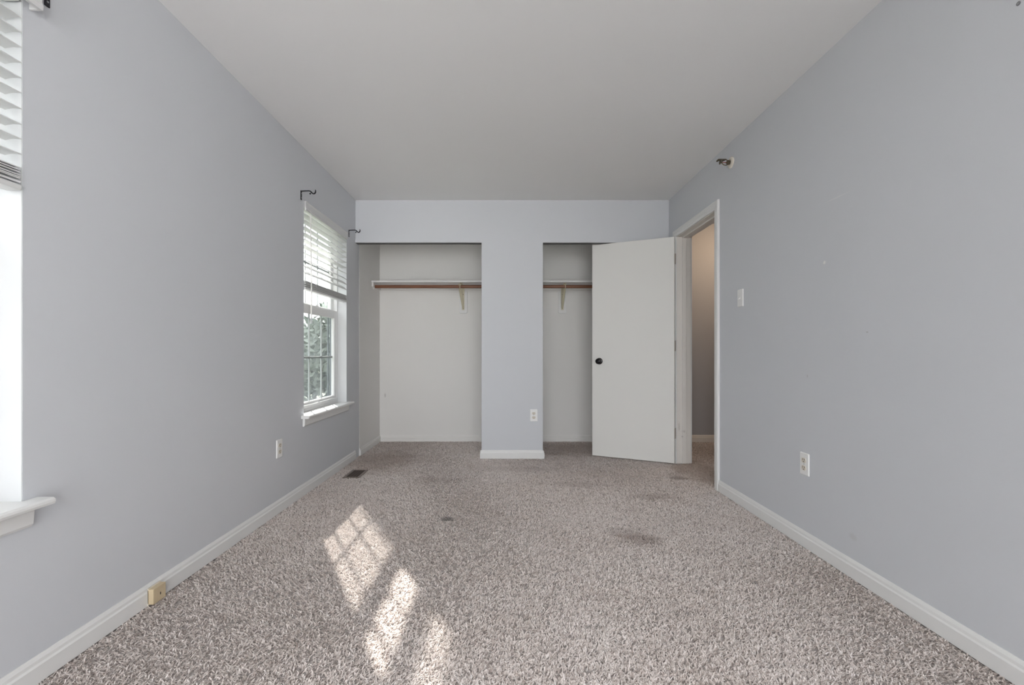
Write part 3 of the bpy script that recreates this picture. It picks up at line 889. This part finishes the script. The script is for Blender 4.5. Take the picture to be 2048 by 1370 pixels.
# ------------------------------------------------------------------ carpet pile
def carpet_pile(zones, seed, label):
    rng = np.random.default_rng(seed)
    X, Y, S = [], [], []
    for x0, x1, y0, y1, d, s in zones:
        n = int((x1 - x0) * (y1 - y0) * d)
        X.append(rng.uniform(x0, x1, n)); Y.append(rng.uniform(y0, y1, n)); S.append(np.full(n, s))
    X, Y, S = np.concatenate(X), np.concatenate(Y), np.concatenate(S)
    keep = ~((X > VX[0] - 0.001) & (X < VX[1] + 0.001) & (Y > VY[0] - 0.001) & (Y < VY[1] + 0.001))
    X, Y, S = X[keep], Y[keep], S[keep]
    # irregular dark gaps where the yarn parts
    res = 0.0015
    ox, oy = XL, 0.7
    mask = np.zeros((int((2.7 - XL) / res), int((YK - oy) / res)), bool)
    for y0, y1, dens, wid in ((0.75, 1.9, 2300, 2), (1.9, 2.8, 1700, 2), (2.8, YK, 900, 2)):
        m = int((2.7 - XL) * (y1 - y0) * dens)
        gx, gy = rng.uniform(XL, 2.7, m), rng.uniform(y0, y1, m)
        ga = rng.uniform(0, PI, m); gl = rng.uniform(0.003, 0.011, m)
        bend = rng.normal(0, 0.25, m)
        for t in np.linspace(-0.5, 0.5, 11):
            px = gx + np.cos(ga + bend * t) * gl * t; py = gy + np.sin(ga + bend * t) * gl * t
            ix, iy = ((px - ox) / res).astype(int), ((py - oy) / res).astype(int)
            for ax in range(wid):
                for ay in range(wid):
                    mask[np.clip(ix + ax, 0, mask.shape[0] - 1), np.clip(iy + ay, 0, mask.shape[1] - 1)] = True
    def open_at(x, y):
        return mask[np.clip(((x - ox) / res).astype(int), 0, mask.shape[0] - 1), np.clip(((y - oy) / res).astype(int), 0, mask.shape[1] - 1)]
    n = len(X)
    # brushing direction drifts slowly over the floor, so tufts clump in tracks
    drift = 2.2 * np.sin(1.7 * X + 0.6) + 1.9 * np.cos(1.3 * Y + 0.9 * X)
    phi = drift + rng.normal(0, 1.5, n)
    h = rng.uniform(0.0055, 0.0100, n) * S ** 0.5
    lean = rng.uniform(0.7, 1.6, n) * h
    w = rng.uniform(0.0013, 0.0022, n) * S
    dx, dy = np.cos(phi), np.sin(phi)
    keep = ~(open_at(X, Y) | open_at(X + dx * lean * 0.5, Y + dy * lean * 0.5) | open_at(X + dx * lean, Y + dy * lean))
    X, Y, S, phi, h, lean, w, dx, dy = (q[keep] for q in (X, Y, S, phi, h, lean, w, dx, dy))
    n = len(X)
    tw = phi + rng.normal(PI / 2, 0.5, n)
    wx, wy = np.cos(tw) * w, np.sin(tw) * w
    z0 = np.full(n, -0.006)
    V = np.empty((n, 6, 3), np.float32)
    for r, (fl, fh, fw_) in enumerate(((0, 0, 1.0), (0.35, 0.62, 1.15), (1.0, 1.0, 0.7))):
        cx, cy_ = X + dx * lean * fl, Y + dy * lean * fl
        cz = z0 + h * fh
        V[:, 2 * r, 0] = cx - wx * fw_; V[:, 2 * r, 1] = cy_ - wy * fw_; V[:, 2 * r, 2] = cz
        V[:, 2 * r + 1, 0] = cx + wx * fw_; V[:, 2 * r + 1, 1] = cy_ + wy * fw_; V[:, 2 * r + 1, 2] = cz
    base = (np.arange(n) * 6)[:, None]
    F = np.concatenate([base + np.array([0, 1, 3, 2]), base + np.array([2, 3, 5, 4])], axis=1).reshape(-1).astype(np.int32)
    me = bpy.data.meshes.new('carpet_pile')
    me.vertices.add(n * 6); me.vertices.foreach_set('co', V.reshape(-1))
    nf = n * 2
    me.loops.add(nf * 4); me.loops.foreach_set('vertex_index', F)
    me.polygons.add(nf)
    me.polygons.foreach_set('loop_start', np.arange(0, nf * 4, 4, dtype=np.int32))
    me.polygons.foreach_set('use_smooth', np.ones(nf, bool))
    me.update(calc_edges=True)
    me.materials.append(M['pile'])
    o = bpy.data.objects.new('carpet_pile', me); C.objects.link(o)
    tag(o, label, 'carpet', kind='stuff')
# zones: x0, x1, y0, y1, tufts per square metre, size
carpet_pile([
    (XL + 0.014, XR - 0.014, 0.75, 1.9, 62000, 1.0),
    (XL + 0.014, XR - 0.014, 1.9, 2.8, 46000, 1.12),
    (XL + 0.014, XR - 0.014, 2.8, YB - 0.014, 30000, 1.30),
    (OPEN1[0] + 0.002, OPEN1[1], YB - 0.014, YB + 0.115, 30000, 1.3),
    (OPEN2[0], OPEN2[1], YB - 0.014, YB + 0.115, 30000, 1.3),
    (XL + 0.016, XR - 0.010, YB + 0.115, YK - 0.014, 26000, 1.35)],
    5, 'mottled grey-beige carpet pile covering the bedroom and closet floor')
carpet_pile([
    (XR - 0.012, XR + RT, DOOR[0] + 0.012, DOOR[1] - 0.012, 30000, 1.3),
    (XR + RT + 0.004, 2.6, 3.2, YH - 0.014, 24000, 1.35)],
    6, 'carpet pile with painted brown shade in the hall beyond the open doorway')

# ------------------------------------------------------------------ outside the windows
bm = B(); box(bm, -40, XL - WT - 0.02, -25, 45, -0.75, -0.6)
struct('ground', bm, paint('garden_ground', (0.12, 0.135, 0.09), 0.9, 0, 1, 0.25), 'lawn outside the left windows', 'ground')
bm = B(); box(bm, -40, 40, -30, YF - 0.3, -0.75, -0.6)  # out of view, made pale to bounce daylight inside
struct('ground_rear', bm, M['ceil'], 'unseen ground outside the added rear opening, kept pale to bounce light', 'ground')

# roof eave above the left windows
bm = B()
box(bm, -1.96, XL - WT - 0.002, -2.0, 5.6, 2.51, 2.56)
box(bm, -1.985, -1.96, -2.0, 5.6, 2.50, 2.68)
struct('trim_6', bm, paint('soffit_paint', (0.45, 0.45, 0.44), 0.6), 'roof eave and fascia above the outside of the left windows', 'eave')

def leaf_mat(name, a, b):
    m, nt, p = new_mat(name)
    N, L = nt.nodes, nt.links
    geo = N.new('ShaderNodeNewGeometry')
    mx = N.new('ShaderNodeMix'); mx.data_type = 'RGBA'
    mx.inputs['A'].default_value = (*a, 1); mx.inputs['B'].default_value = (*b, 1)
    L.new(geo.outputs['Random Per Island'], mx.inputs['Factor']); L.new(mx.outputs['Result'], p.inputs['Base Color'])
    p.inputs['Roughness'].default_value = 0.55
    return m
def foliage(name, blobs, n, size, mat, parent, off):
    rng = np.random.default_rng(len(name) + n)
    vs_, fs = [], []
    for (cx, cy_, cz, rx, ry, rz) in blobs:
        for _ in range(n):
            d = Vector(rng.normal(size=3)).normalized() * rng.uniform(0.55, 1.0)
            c = Vector((cx + d.x * rx, cy_ + d.y * ry, cz + d.z * rz))
            u = Vector(rng.normal(size=3)).normalized(); v = u.orthogonal().normalized()
            s = size * rng.uniform(0.6, 1.3)
            i = len(vs_)
            vs_ += [c - u * s, c + v * s * 0.5, c + u * s, c - v * s * 0.5]
            fs.append((i, i + 1, i + 2, i + 3))
    me = bpy.data.meshes.new(name)
    me.from_pydata([tuple(p - Vector(off)) for p in vs_], [], fs)
    me.materials.append(mat)
    o = bpy.data.objects.new(name, me); C.objects.link(o); o.parent = parent
    return o
GL = leaf_mat('leaf_green', (0.10, 0.125, 0.10), (0.22, 0.25, 0.21))
def tree(loc, h, r, label, name='tree'):
    t = thing(name, label, 'tree', loc)
    x, y, z = loc
    bm = B(); tube(bm, [(0, 0, 0), (0.05, 0.03, h * 0.4), (0.0, 0.1, h * 0.8)], [0.16, 0.12, 0.06], 10)
    obj('trunk', bm, M['bark'], t)
    bl = [(x + random.uniform(-.5, .5) * r, y + random.uniform(-.5, .5) * r, z + h * (0.55 + 0.12 * k), r, r, h * 0.22) for k in range(3)]
    foliage('crown', bl, 900, 0.11, GL, t, loc)
    return t
tree((-4.4, 12.2, -0.6), 3.1, 1.1, 'small leafy tree outside the lower panes of the closet-side window')
hg = thing('hedge', 'grey-green hedge outside the lower panes of the closet-side window', 'hedge', (-6, 15.6, -0.6))
foliage('foliage', [(-12 + 0.9 * k, 15.6 + 0.3 * (k % 2), 0.75, 0.9, 0.7, 1.5) for k in range(12)], 1100, 0.13, GL, hg, (-6, 15.6, -0.6))
for k in range(12):
    bm = B(); tube(bm, [(-6 + 0.9 * k, 0.1, 0), (-6 + 0.9 * k, 0.1, 1.4)], 0.06, 6)
    obj('stem', bm, M['bark'], hg)
# unseen gabled block, added to shade the left windows from the sky
bm = B(); box(bm, -15.0, -9.0, -16, 1.5, -0.7, 5.0)
prism(bm, [(-8.8, 5.0), (-12.0, 7.2), (-15.2, 5.0)], (0, -16.2, 0), (1, 0, 0), (0, 0, 1), (0, 1, 0), 17.9)
struct('sky_blocker', bm, paint('blocker_grey', (0.30, 0.30, 0.29), 0.8), 'grey gabled block added out of view to shade the left windows', 'sky_blocker')
